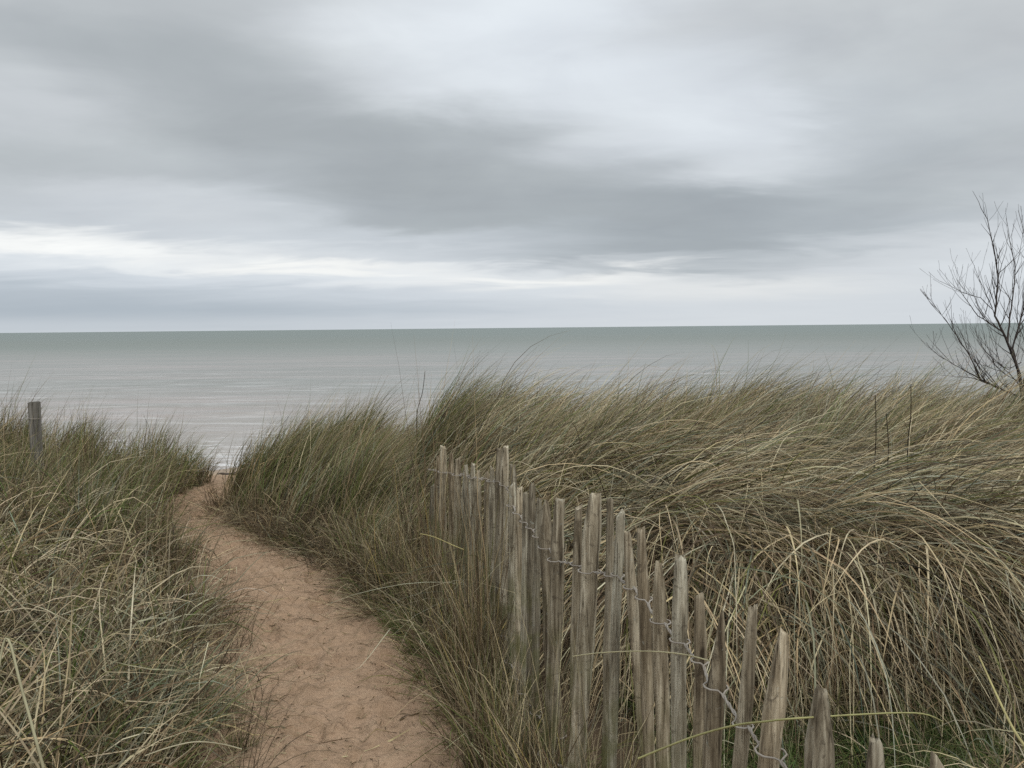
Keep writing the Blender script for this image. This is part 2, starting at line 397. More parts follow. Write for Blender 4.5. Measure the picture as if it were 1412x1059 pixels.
# ------------------------------------------------------------------ sea: real low waves near the shore, flat far out
sx = axis(1, -46, 70, 0.55, -42000, 42000, 1.2)
sy = np.concatenate([np.arange(26.5, 60, 0.085), 60 * 1.012 ** np.arange(1, 120)])
sy = np.concatenate([sy, sy[-1] * 1.12 ** np.arange(1, 49)])
X, Y = np.meshgrid(sx, sy)
fade = 1 - sst(Y, 55, 150)
warp = 2.2 * fbm(X * .035, Y * .05, 91, 3)
swell = np.sin((Y + warp * 2 + .02 * X) * 2 * math.pi / 4.6 + 3 * fbm(X * .03, Y * .06, 55, 2))
chop = np.sin((Y * 1.0 + warp + .10 * X) * 2 * math.pi / 1.35 + 6 * fbm(X * .12, Y * .12, 51, 2))
amp = 0.012 + 0.035 * sst(Y, 28, 38)
Z = SEA_Z + fade * (amp * swell * (0.6 + .8 * (fbm(X * .05, Y * .08, 19, 2) + .5)) + .010 * chop + .03 * fbm(X * .5, Y * 1.6, 5, 3))
ny, nx = X.shape; idx = np.arange(nx * ny).reshape(ny, nx)
Fs = np.stack([idx[:-1, :-1].ravel(), idx[:-1, 1:].ravel(), idx[1:, 1:].ravel(), idx[1:, :-1].ravel()], 1)
tag(np_mesh('sea', np.stack([X.ravel(), Y.ravel(), Z.ravel()], 1), Fs, SEA, smooth=True),
    'calm grey green sea with low ripples and thin foam reaching to the horizon', 'sea', kind='structure')

# ------------------------------------------------------------------ grass blades
rng = np.random.default_rng(12)
STRAW = (.57, .48, .295); PALE = (.78, .68, .46); OLIVE = (.150, .158, .050); GREEN = (.095, .142, .036)
BLUE = (.235, .25, .175); BROWN = (.145, .105, .065); DEAD = (.31, .243, .145); YELLOW = (.50, .39, .14); DARK = (.055, .042, .028)
def hue_clip(c, top=.74):
    c = np.maximum(c, .01); return c * np.minimum(1, top / c.max(1))[:, None]
def palette(n, pal, jit=.22):
    cols = np.array([c for c, _ in pal]); wts = np.array([q for _, q in pal], float); wts /= wts.sum()
    c = cols[rng.choice(len(cols), n, p=wts)]
    c = c * (1 + jit * rng.standard_normal((n, 1))) * (1 + .025 * rng.standard_normal((n, 3)))
    return hue_clip(c)
def blades(name, root, phi, th0, th1, L, wd, col, seg=7, kink=0.0, basecol=(.105, .078, .048), power=1.3, curl=.35, label=None, sway=.25, fold=False, clear=True, mat_=GRASS, thing_=False, parent=None):
    n = len(root)
    t = np.linspace(0, 1, seg + 1)
    tm = (t[:-1] + t[1:]) / 2
    th = th0[:, None] + (th1 - th0)[:, None] * tm[None, :] ** power
    ph = phi[:, None] + curl * rng.standard_normal((n, 1)) * tm[None, :] + sway * .25 * rng.standard_normal((n, seg)).cumsum(1) / seg ** .5
    if kink > 0:
        k = rng.random(n) < kink
        kp = rng.integers(2, seg, n)
        after = (np.arange(seg)[None, :] >= kp[:, None]) & k[:, None]
        th = th - after * rng.uniform(.4, 1.7, (n, 1)); ph = ph + after * rng.normal(0, .9, (n, 1))
    th = th + .05 * rng.standard_normal((n, seg))
    T = np.stack([np.cos(th) * np.cos(ph), np.cos(th) * np.sin(ph), np.sin(th)], 2)
    P = np.zeros((n, seg + 1, 3)); P[:, 0] = root
    P[:, 1:] = root[:, None, :] + (T * (L / seg)[:, None, None]).cumsum(1)
    if clear:
        g = H(P[:, :, 0], P[:, :, 1]) + .012 + .05 * t[None, :] * rng.random((n, 1))
        g[:, 0] = -99
        P[:, :, 2] = np.maximum(P[:, :, 2], g)
    Tt = np.concatenate([T, T[:, -1:]], 1)
    r = rng.standard_normal((n, 3)) * .75 + np.array([0, -.45, .8]); r /= np.linalg.norm(r, axis=1, keepdims=True)
    S = np.cross(Tt, r[:, None, :]); S /= (np.linalg.norm(S, axis=2, keepdims=True) + 1e-9)
    prof = np.clip(1.0 - t ** 2.2, .10, 1) * (0.75 + .25 * np.minimum(t * 5, 1))
    Wd = wd[:, None] * prof[None, :]
    off = S * (Wd / 2)[:, :, None]
    basef = np.clip(1 - t * 2.3, 0, 1)[None, :, None] * rng.uniform(.4, 1, (n, 1, 1))  # brown dead sheath at the root, darkened to paint in shade between tufts
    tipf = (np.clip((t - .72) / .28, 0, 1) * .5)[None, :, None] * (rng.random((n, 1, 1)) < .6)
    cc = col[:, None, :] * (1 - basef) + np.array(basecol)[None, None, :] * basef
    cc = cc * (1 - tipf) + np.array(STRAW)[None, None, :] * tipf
    if fold:
        N = np.cross(Tt, S)
        rows_ = [P - off, P + N * (Wd * .28)[:, :, None], P + off]
    else: rows_ = [P - off, P + off]
    m = len(rows_)
    V = np.stack(rows_, 2).reshape(-1, 3)
    Cc = np.repeat(cc[:, :, None, :], m, 2).reshape(-1, 3)
    base = (np.arange(n) * (seg + 1) * m)[:, None] + (np.arange(seg) * m)[None, :]
    fs = [np.stack([base + j, base + j + 1, base + m + j + 1, base + m + j], 2).reshape(-1, 4) for j in range(m - 1)]
    return V, np.concatenate(fs), Cc
class Bag:
    def __init__(s): s.V = []; s.F = []; s.C = []; s.n = 0
    def add(s, vfc):
        V, F, Cc = vfc; s.V.append(V); s.F.append(F + s.n); s.C.append(Cc); s.n += len(V)
    def build(s, name, label, cat='grass', kind='stuff', smooth=False):
        o = np_mesh(name, np.concatenate(s.V), np.concatenate(s.F), GRASS, np.concatenate(s.C), smooth=smooth)
        return tag(o, label, cat, kind=kind)
def sample(n, x0, x1, y0, y1, keep):
    P = np.stack([rng.uniform(x0, x1, n), rng.uniform(y0, y1, n)], 1)
    return P[keep(P[:, 0], P[:, 1])]
def tussocks(bag, cents, nb, rad, phi, phisd, th0, th1, L, wd, pal, out=.35, seg=7, kink=.1, jl=.20, th0sd=.18, th1sd=.3, tone=.14, basecol=(.105, .078, .048), power=1.3, fold=False, curl=.35, keep=None, clump=None, lsd=.12):
    """a tuft of blades at each centre: blades lean outwards a little and with the wind"""
    m = len(cents)
    if m == 0: return
    k = rng.poisson(nb, m) + 4
    who = np.repeat(np.arange(m), k); n = len(who)
    rr = rad * (rng.random(n) ** .7) * np.repeat(rng.uniform(.6, 1.4, m), k); an = rng.uniform(0, 2 * math.pi, n)
    x = cents[who, 0] + rr * np.cos(an); y = cents[who, 1] + rr * np.sin(an)
    ok = np.ones(n, bool) if keep is None else keep(x, y)
    who, x, y, an, rr = who[ok], x[ok], y[ok], an[ok], rr[ok]; n = len(who)
    if callable(phi): ph0 = phi(x, y)
    else: ph0 = np.full(n, phi)
    if callable(th1): t1 = th1(x, y)
    else: t1 = np.full(n, th1)
    if callable(th0): t0 = th0(x, y)
    else: t0 = np.full(n, th0)
    tphi = (phisd * .5 if clump is None else clump) * rng.standard_normal(m)
    a1 = ph0 + tphi[who] + phisd * rng.standard_normal(n)
    o = out * (rr / rad)
    ph = np.arctan2(np.sin(a1) + o * np.sin(an), np.cos(a1) + o * np.cos(an))
    tl = np.clip(1 + lsd * rng.standard_normal(m), .5, 1.6)[who]
    LL = L * tl * np.clip(1 + jl * rng.standard_normal(n), .35, 1.45)
    root = np.stack([x, y, H(x, y) - .015], 1)
    col = palette(n, pal)
    tc_ = (1 + tone * rng.standard_normal((m, 1))) * (1 + np.array([.05, 0, -.05]) * rng.standard_normal((m, 1)))
    col = hue_clip(col * tc_[who])
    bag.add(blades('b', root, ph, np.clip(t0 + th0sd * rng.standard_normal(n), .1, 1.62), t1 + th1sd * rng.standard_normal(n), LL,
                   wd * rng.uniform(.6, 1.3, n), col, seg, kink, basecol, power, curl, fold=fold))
def fx(y): return np.interp(y, FY, FX)
off_l = lambda m=.12: (lambda x, y: (pathd(x, y)[0] > m) & (pathd(x, y)[1] < 0))
off_r = lambda m=.12: (lambda x, y: (pathd(x, y)[0] > m) & (pathd(x, y)[1] > 0))

P_GREENISH = [(OLIVE, 3.8), (GREEN, 2.5), (BLUE, 1.0), (DEAD, 2.2), (STRAW, 1.6), (BROWN, 2.2), (DARK, 1.2)]
P_MIX = [(OLIVE, 1.9), (BLUE, 1.6), (STRAW, 2.8), (PALE, 1.5), (DEAD, 2.6), (BROWN, 2.2), (GREEN, .7), (DARK, 1)]
P_DRY = [(STRAW, 3.0), (PALE, 2.0), (DEAD, 2.6), (BROWN, 2.7), (OLIVE, .9), (BLUE, .9), (DARK, 1.6)]
P_LCREST = [(OLIVE, 3.4), (GREEN, 1.8), (BLUE, .8), (DEAD, 2.4), (STRAW, 1.4), (BROWN, 2.6), (DARK, 1.6)]
P_DEADB = [(BROWN, 3.5), (DEAD, 3), (STRAW, 1), (DARK, 2.5)]
P_COMB = [(OLIVE, 2.0), (BLUE, 1.6), (STRAW, 3.2), (PALE, 2.0), (DEAD, 2.6), (BROWN, 2.2), (DARK, 1.6)]
P_LEFT = [(BLUE, .9), (OLIVE, 1.1), (STRAW, 2.8), (PALE, 2.4), (DEAD, 2.4), (BROWN, 2.8), (DARK, 1.8), (GREEN, .8)]

# --- left dune
B = Bag()
c_ = sample(16, -3.6, -2.9, 7.9, 8.7, lambda x, y: (pathd(x, y)[0] > -.06) & (pathd(x, y)[1] < 0))
tussocks(B, c_, 60, .09, .2, .9, 1.38, .6, .40, .005, P_GREENISH, out=.8, kink=.1, lsd=.25)
c_ = sample(330, -6.5, -1.9, 4.8, 8.6, off_l(.10))
tussocks(B, c_, 60, .12, .30, .9, 1.38, .55, .42, .0056, P_LCREST, out=.9, kink=.20, th1sd=.5, lsd=.38, clump=.9, tone=.28)
c_ = sample(120, -7.5, -2.6, 7.4, 9.4, off_l(.20))
tussocks(B, c_, 50, .12, .3, .7, 1.38, .70, .40, .006, P_GREENISH, out=.6, kink=.05, lsd=.35)
c_ = sample(60, -6.5, -3.1, 6.4, 8.6, off_l(.12))
tussocks(B, c_, 16, .09, .3, .3, 1.45, 1.0, .60, .005, [(OLIVE, 2), (BROWN, 3), (DARK, 2)], out=.4, kink=.05, lsd=.2)
c_ = sample(26, -4.3, -2.9, 5.3, 5.95, off_l(.12))
tussocks(B, c_, 60, .12, .6, 1.2, 1.35, .5, .52, .0054, P_GREENISH, out=.8, kink=.14, th1sd=.5, lsd=.2, clump=.8, tone=.2)
B.build('marram_grass', 'upright olive green marram grass on the far crest of the left dune')
B = Bag()
c_ = sample(380, -5.0, -.7, 2.2, 5.4, off_l(.24))
tussocks(B, c_, 44, .14, -.2, 1.2, 1.05, -.25, .42, .0064, P_LEFT, out=1.0, kink=.45, th1sd=.7, th0sd=.4, curl=.7, clump=2.0, lsd=.28, jl=.35)
c_ = sample(120, -3.2, -.8, 1.0, 2.6, off_l(.32))
tussocks(B, c_, 36, .13, -.4, 1.2, 1.0, -.35, .46, .0060, P_LEFT, out=1.0, kink=.45, th1sd=.7, th0sd=.4, curl=.7, fold=True, seg=10, clump=2.0, lsd=.28, jl=.35)
c_ = sample(170, -4.5, -.8, 2.0, 5.8, off_l(.10))
tussocks(B, c_, 40, .22, 0, 2.5, .7, -.2, .30, .0035, P_DEADB, out=1.2, kink=.5, th1sd=.9, th0sd=.5, curl=1.0)
c_ = sample(50, -3.8, -.8, 1.8, 4.8, off_l(.35))
tussocks(B, c_, 14, .14, -.3, 1.2, .9, -.7, .50, .0074, [(PALE, 3), (STRAW, 2)], out=.6, kink=.4, th1sd=.5, th0sd=.35, curl=.6, fold=True, seg=10, clump=2.5)
c_ = sample(80, -3.8, -.8, 1.8, 5.0, off_l(.12))
tussocks(B, c_, 24, .12, .2, 1.2, 1.25, .3, .30, .0052, [(BLUE, 1.5), (GREEN, 1.5), (OLIVE, 3), (STRAW, 1), (BROWN, 2)], out=.9, kink=.25, th1sd=.6, th0sd=.3, lsd=.25, tone=.2)
c_ = np.array([(-1.25, 2.7), (-1.35, 2.9), (-1.5, 2.8), (-1.3, 3.1), (-1.45, 3.25), (-1.65, 3.0), (-2.1, 3.4), (-1.1, 2.2)])
tussocks(B, c_, 60, .12, .4, 1.0, 1.1, .1, .34, .0060, [(BLUE, 3), ((.19, .22, .13), 3), (GREEN, 1.5), (DEAD, 2)], out=1.0, kink=.1, th1sd=.5, th0sd=.3, fold=True, basecol=(.12, .13, .07))
B.build('marram_grass', 'tangled pale and blue green marram grass filling the near left side of the path')
B = Bag()
c_ = sample(260, -3.6, -.6, 1.9, 7.6, lambda x, y: (pathd(x, y)[0] > -.02) & (pathd(x, y)[0] < .38) & (pathd(x, y)[1] < 0))
tussocks(B, c_, 22, .09, .2, 1.0, 1.35, .7, .40, .0022, [(BROWN, 3), (DARK, 3.5), (DEAD, 2)], out=.8, kink=.35, th1sd=.7, th0sd=.25)
B.build('dry_weeds', 'dark twiggy dead weeds along the left edge of the sandy path', 'weeds')

# --- mound in the middle, right of the path and beyond the fence
B = Bag()
keep_m = lambda x, y: (pathd(x, y)[0] > .24 - .07 * sst(y, 6.6, 7.6)) & (pathd(x, y)[1] > 0) & (x < fx(y) + .5)
c_ = sample(420, -3.4, .2, 5.4, 8.6, keep_m)
tussocks(B, c_, 88, .13, .30, .30, 1.32, .55, .54, .0050, P_GREENISH, out=.5, kink=.06, th1sd=.28, th0sd=.16, lsd=.26, clump=.4)
c_ = np.array([(-1.30, 6.5), (-1.42, 6.6), (-1.2, 6.7), (-1.36, 6.3), (-.66, 6.6), (-.74, 6.8), (-.60, 6.9), (-.8, 6.5), (-.58, 6.5), (-.7, 6.7), (-2.15, 7.2), (-2.3, 7.3)])
tussocks(B, c_, 110, .12, .35, .25, 1.22, .45, .80, .0050, P_GREENISH, out=.35, kink=.04, th1sd=.22, th0sd=.14, lsd=.1, clump=.2)
c_ = sample(300, -2.9, .2, 4.8, 7.4, lambda x, y: (pathd(x, y)[0] > .06) & (pathd(x, y)[1] > 0) & (x < fx(y) + .2))
tussocks(B, c_, 50, .14, -1.2, 1.2, 1.2, .3, .32, .0040, P_DEADB, out=.9, kink=.35, th1sd=.8, th0sd=.3)
c_ = sample(170, -2.9, -.6, 4.2, 7.2, lambda x, y: (pathd(x, y)[0] > -.02) & (pathd(x, y)[0] < .4) & (pathd(x, y)[1] > 0))
tussocks(B, c_, 34, .14, -2.4, .7, .5, -.3, .26, .0036, [(DEAD, 3), (BROWN, 3), (STRAW, 1.5)], out=.6, kink=.35, th1sd=.4, th0sd=.3)
B.build('marram_grass', 'dense green brown marram mound right of the path beyond the fence')

# --- right dune crest, swept to the right by the wind
B = Bag()
keep_c = lambda x, y: x > fx(y) + .1
c_ = sample(900, -1.6, 9.5, 5.4, 8.8, keep_c)
tussocks(B, c_, 62, .16, .08, .22, .95, .15, .66, .0056, P_MIX, out=.35, kink=.08, th1sd=.30, th0sd=.22, lsd=.28, clump=.5, tone=.24)
c_ = sample(130, -1.4, 9, 5.8, 8.6, keep_c)
tussocks(B, c_, 30, .09, .15, .2, 1.15, .60, .62, .0048, [(OLIVE, 3), (DEAD, 2), (BROWN, 3), (DARK, 2)], out=.3, kink=.03, th1sd=.2, th0sd=.12, lsd=.12, clump=.2)
c_ = sample(70, 3.5, 5.2, 5.9, 6.8, keep_c)
tussocks(B, c_, 60, .14, .1, .3, 1.05, .25, .80, .0056, P_MIX, out=.3, kink=.05, lsd=.15, clump=.3)
B.build('marram_grass', 'long straw coloured marram on the right dune crest combed to the right by wind')
B = Bag()
keep_r = lambda x, y: x > fx(y) + .28
c_ = sample(360, -.2, 6.5, 4.0, 5.8, keep_r)
tussocks(B, c_, 66, .14, lambda x, y: -.25 + 0 * x, .26, .78, lambda x, y: -.45 + 0 * x, .74, .0058, P_COMB, out=.3, kink=.12, th1sd=.25, th0sd=.2, seg=10, clump=.6, lsd=.28, tone=.26)
c_ = sample(230, .45, 5.2, 3.55, 4.35, keep_r)
tussocks(B, c_, 66, .12, lambda x, y: -1.35 + .12 * x, .30, .78, -1.5, .88, .0058, P_DRY, out=.35, kink=.12, th1sd=.26, th0sd=.28, seg=12, power=.85, clump=.8, lsd=.28, tone=.26)
c_ = sample(150, .55, 5.0, 3.2, 3.8, keep_r)
tussocks(B, c_, 40, .12, lambda x, y: -1.35 + .0 * x, .8, .9, -1.2, .55, .0056, P_DRY, out=.4, kink=.12, th1sd=.4, th0sd=.25, seg=10, power=.9, clump=.9, lsd=.22, tone=.2)
c_ = sample(220, .45, 5.2, 3.0, 4.6, keep_r)
tussocks(B, c_, 26, .2, -1.4, 1.6, 1.0, -.4, .36, .0045, P_DEADB, out=.8, kink=.2, th1sd=.6, th0sd=.35)
c_ = sample(56, .6, 4.0, 3.5, 4.8, keep_r)
tussocks(B, c_, 14, .10, -.9, .4, .85, -1.1, 1.05, .0082, [(PALE, 3), (STRAW, 1.5), (BLUE, 1)], out=.4, kink=.1, th1sd=.3, th0sd=.25, seg=12, fold=True, clump=.8, power=1.0)
B.build('marram_grass', 'thick pale marram tussocks arching over the bank behind the fence')
B = Bag()
c_ = sample(60, 1.25, 2.6, 1.35, 2.5, lambda x, y: x > 1.15 + .0 * y)
tussocks(B, c_, 44, .12, -.7, .5, .95, -1.0, .52, .0050, P_DRY, out=.8, kink=.10, th1sd=.4, th0sd=.3, seg=10, fold=True, clump=.9)
c_ = sample(60, .7, 2.4, 1.4, 2.9, lambda x, y: (x > fx(y) + .12) & ((x > 1.45) | (y < 1.9)))
tussocks(B, c_, 16, .14, 0, 2.5, .9, -.5, .36, .0042, P_DRY, out=.8, kink=.2, th1sd=.5, th0sd=.4)
c_ = sample(26, 1.0, 1.9, 1.7, 2.5, lambda x, y: x > fx(y) + .5)
tussocks(B, c_, 50, .10, -1.8, .8, 1.0, -.8, .26, .0036, [((.24, .15, .09), 3), (DEAD, 3), (STRAW, 1), (BROWN, 2)], out=.9, kink=.2, th1sd=.5, th0sd=.3, clump=.6)
B.build('marram_grass', 'dry brown marram clump low in the near right corner')

# --- thin weeds along the fence foot on the path side, and short green turf at the path edges
B = Bag()
keep_f = lambda x, y: (x < fx(y) - .03) & (x > fx(y) - .30) & (pathd(x, y)[0] > .06)
c_ = sample(760, -1.2, .6, 1.5, 5.6, keep_f)
tussocks(B, c_, 26, .09, lambda x, y: 1.7 + 0 * x, 1.3, 1.35, .75, .44, .0034, [(YELLOW, .5), (STRAW, 2), (DEAD, 3), (BROWN, 3.5), (OLIVE, 2), (DARK, 1), (GREEN, .8)], out=.7, kink=.25, th1sd=.6, th0sd=.2, keep=lambda x, y: x < fx(y) - .035)
c_ = sample(70, -1.0, .6, 1.5, 4.6, keep_f)
tussocks(B, c_, 3, .09, 1.2, 2.5, 1.1, .5, .55, .0042, [(PALE, 2), (STRAW, 3)], out=.5, kink=.35, th1sd=.6, th0sd=.35, curl=.3)
c_ = sample(420, -2.6, .4, 1.7, 6.2, lambda x, y: (pathd(x, y)[0] > .0) & (pathd(x, y)[1] > 0) & (x < fx(y) - .06))
tussocks(B, c_, 34, .12, -2.4, 1.4, 1.0, .2, .19, .0038, [(GREEN, 2.2), (OLIVE, 3), (DEAD, 2.5), (BROWN, 3), (STRAW, 1.2), (DARK, 1)], out=.9, kink=.3, th1sd=.6, th0sd=.35, lsd=.35, tone=.2)
c_ = sample(150, -1.2, .1, 3.3, 5.0, lambda x, y: (x < fx(y) - .03) & (x > fx(y) - .14))
tussocks(B, c_, 12, .06, 1.2, 2.5, 1.5, 1.2, .80, .0036, [(STRAW, 2), (DEAD, 3), (BROWN, 3), (YELLOW, .7), (DARK, 1)], out=.3, kink=.2, th1sd=.3, th0sd=.10, curl=.2, lsd=.3, keep=lambda x, y: x < fx(y) - .03)
c_ = sample(150, -1.2, .5, 1.9, 5.2, lambda x, y: (x < fx(y) - .04) & (x > fx(y) - .16))
tussocks(B, c_, 20, .06, 1.2, 2.5, 1.45, 1.0, .62, .0036, [(STRAW, 2), (DEAD, 3), (BROWN, 3), (OLIVE, 1.5)], out=.4, kink=.25, th1sd=.4, th0sd=.15, curl=.3, lsd=.3, keep=lambda x, y: x < fx(y) - .035)
B.build('dry_weeds', 'thin dry yellow brown stems along the path side of the paling fence', 'weeds')
B = Bag()
keep_g = lambda x, y: (pathd(x, y)[0] > -.02) & (pathd(x, y)[0] < .42) & (fbm(x * 1.3, y * 1.3, 8, 2) > -.12)
c_ = sample(1500, -3.2, .9, 1.8, 6.6, keep_g)
tussocks(B, c_, 34, .06, 0, 3, 1.1, .2, .085, .0026, [(GREEN, 4), (OLIVE, 3), ((.09, .12, .035), 3), (DEAD, 1.5), (BROWN, 1)], out=1.2, kink=.1, th1sd=.6, seg=4, basecol=(.08, .08, .03))
c_ = sample(420, -1.0, .35, 2.0, 4.6, lambda x, y: (x < fx(y) - .08) & (pathd(x, y)[0] > .04) & (fbm(x * 1.8, y * 1.8, 208, 2) > -.15))
tussocks(B, c_, 50, .08, 0, 3, 1.15, .3, .13, .0034, [(GREEN, 4), ((.10, .16, .04), 4), (OLIVE, 2)], out=1.0, kink=.1, th1sd=.5, seg=5, basecol=(.07, .09, .03))
c_ = sample(420, .5, 2.4, 1.9, 3.3, lambda x, y: x > fx(y) + .1)
tussocks(B, c_, 60, .09, 0, 3, 1.1, .2, .14, .004, [(GREEN, 4), ((.06, .11, .03), 4), (OLIVE, 2)], out=1.2, kink=.1, th1sd=.6, seg=4, basecol=(.05, .07, .025))
B.build('short_grass', 'short green turf growing at the path edges and in the hollow behind the fence')

# --- straw lying on the sand
B = Bag()
def litter_on(n, lmin, lmax, wd, dmax, pal, y1=8.6, flat=.04):
    P = sample(n, -3.4, .6, 2.1, y1, lambda x, y: (pathd(x, y)[0] < dmax) & (rng.random(len(x)) < np.exp(np.clip(pathd(x, y)[0], -.3, 0) * 3.5)))
    k = len(P); r = np.stack([P[:, 0], P[:, 1], Hfine(P[:, 0], P[:, 1]) + .003], 1)
    V, F, Cc = blades('l', r, rng.uniform(0, 6.28, k), rng.normal(0, flat, k), rng.normal(0, flat, k), rng.uniform(lmin, lmax, k), wd * rng.uniform(.6, 1.4, k),
                 palette(k, pal), 4, .2, STRAW, curl=.9, clear=False)
    V[:, 2] = Hfine(V[:, 0], V[:, 1]) + .004 + .01 * rng.random(len(V)) * (np.arange(len(V)) % 10 > 5)
    B.add((V, F, Cc))
litter_on(6500, .01, .05, .0042, .45, [(BROWN, 4), ((.13, .09, .055), 5), (DARK, 2), (DEAD, 1)])  # tiny dark debris, also standing in for shadows of the small sand ridges
litter_on(2800, .02, .12, .0032, .45, [(BROWN, 4), ((.11, .075, .045), 4), (DEAD, 3), (STRAW, 1)])
litter_on(900, .04, .16, .0034, .45, [(STRAW, 3), (DEAD, 3), (BROWN, 2)], flat=.1)
litter_on(1500, .03, .14, .0036, .30, [(DEAD, 3), (BROWN, 4), (DARK, 1.5)], flat=.15)
litter_on(900, .10, .38, .0032, .4, [(STRAW, 3), (DEAD, 3), (BROWN, 3)])
B.build('straw_litter', 'bits of dead grass and straw scattered over the sandy path', 'litter')

# ------------------------------------------------------------------ paling fence
def tube(pts, rad, sides=6, jag=0.0, seed=0):
    """tapered tube along points; returns V, F (quads, with caps folded to the end point)"""
    pts = [Vector(p) for p in pts]; V = []; F = []
    rr = random.Random(seed)
    n = len(pts)
    dd = pts[-1] - pts[0]
    up = Vector((0.13, 0.9, 0.2)) if abs(dd.z) > .5 * dd.length else Vector((.1, .15, 1))
    for i, p in enumerate(pts):
        tdir = (pts[min(i + 1, n - 1)] - pts[max(i - 1, 0)]).normalized()
        a = tdir.cross(up).normalized(); b = tdir.cross(a)
        for k in range(sides):
            an = 2 * math.pi * k / sides; q = rad[i] * (1 + jag * rr.uniform(-1, 1))
            V.append(p + a * (q * math.cos(an)) + b * (q * math.sin(an)))
    for i in range(n - 1):
        for k in range(sides):
            k2 = (k + 1) % sides
            F.append((i * sides + k, i * sides + k2, (i + 1) * sides + k2, (i + 1) * sides + k))
    return [tuple(v) for v in V], F
class TB:
    def __init__(s): s.V = []; s.F = []
    def tube(s, pts, rad, sides=6, jag=0.0, seed=0):
        V, F = tube(pts, rad, sides, jag, seed); b = len(s.V); s.V += V; s.F += [tuple(i + b for i in f) for f in F]
    def build(s, name, m, parent=None, smooth=True): return np_mesh(name, s.V, s.F, m, parent=parent, smooth=smooth)

fence = thing('paling_fence', (0.35, 2.0, 0.0), 'weathered grey chestnut paling fence bound with twisted wire leading away beside the path', 'fence')
# photo column and row of the top, distance, width at top / lower (cm), column further down (row 900), point style
pales = [
 (1295, 1047, 1.18, 2.2, 3.8, 1300, .4), (1205, 1020, 1.29, 1.9, 3.6, 1202, .3), (1134, 950, 1.40, 1.9, 4.9, 1126, .5), (1082, 872, 1.51, 1.9, 4.4, 1068, .4),
 (1037, 838, 1.61, 2.0, 3.0, 1022, .2), (995, 846, 1.72, .8, 3.9, 985, .9), (963, 822, 1.81, 2.3, 2.8, 963, .1),
 (938, 769, 1.89, 2.6, 3.5, 937, .2), (913, 778, 1.98, 1.9, 3.8, 914, .6), (885, 730, 2.08, 2.0, 3.3, 890, .2),
 (862, 735, 2.16, 2.0, 3.0, 879, .2), (855, 708, 2.22, 2.6, 2.6, 849, .1), (840, 690, 2.30, 1.8, 2.6, 839, .2), (822, 683, 2.38, 3.4, 5.2, 805, .1),
 (798, 699, 2.50, 2.4, 3.4, 794, .4), (773, 688, 2.64, 3.4, 5.0, 761, .1), (750, 692, 2.80, 2.0, 5.2, 762, .7),
 (742, 690, 2.92, 2.0, 3.6, 741, .3), (733, 668, 3.02, 2.0, 3.4, 731, .3), (725, 680, 3.12, 2.4, 3.8, 722, .4), (716, 674, 3.22, 2.6, 4.2, 715, .4),
 (707, 668, 3.34, 2.6, 4.0, 704, .3), (706, 643, 3.46, 2.4, 4.0, 709, .6), (698, 616, 3.55, 2.6, 4.2, 694, .1), (688, 619, 3.66, 2.3, 4.2, 688, .3),
 (679, 645, 3.76, 1.8, 4.2, 681, .7), (671, 652, 3.86, 2.0, 4.0, 672, .4), (660, 650, 3.97, 1.6, 3.6, 662, .5), (652, 640, 4.07, 2.0, 3.6, 651, .1),
 (641, 642, 4.17, 2.0, 4.4, 641, .6), (631, 633, 4.27, 3.0, 4.6, 631, .5), (622, 626, 4.38, 2.0, 4.0, 622, .6), (611, 617, 4.50, 3.4, 4.6, 611, .2), (604, 630, 4.62, 2.4, 4.2, 603, .4),
 (597, 669, 4.74, 3.0, 4.2, 597, .4),
]
rw = random.Random(31)
axisl = []
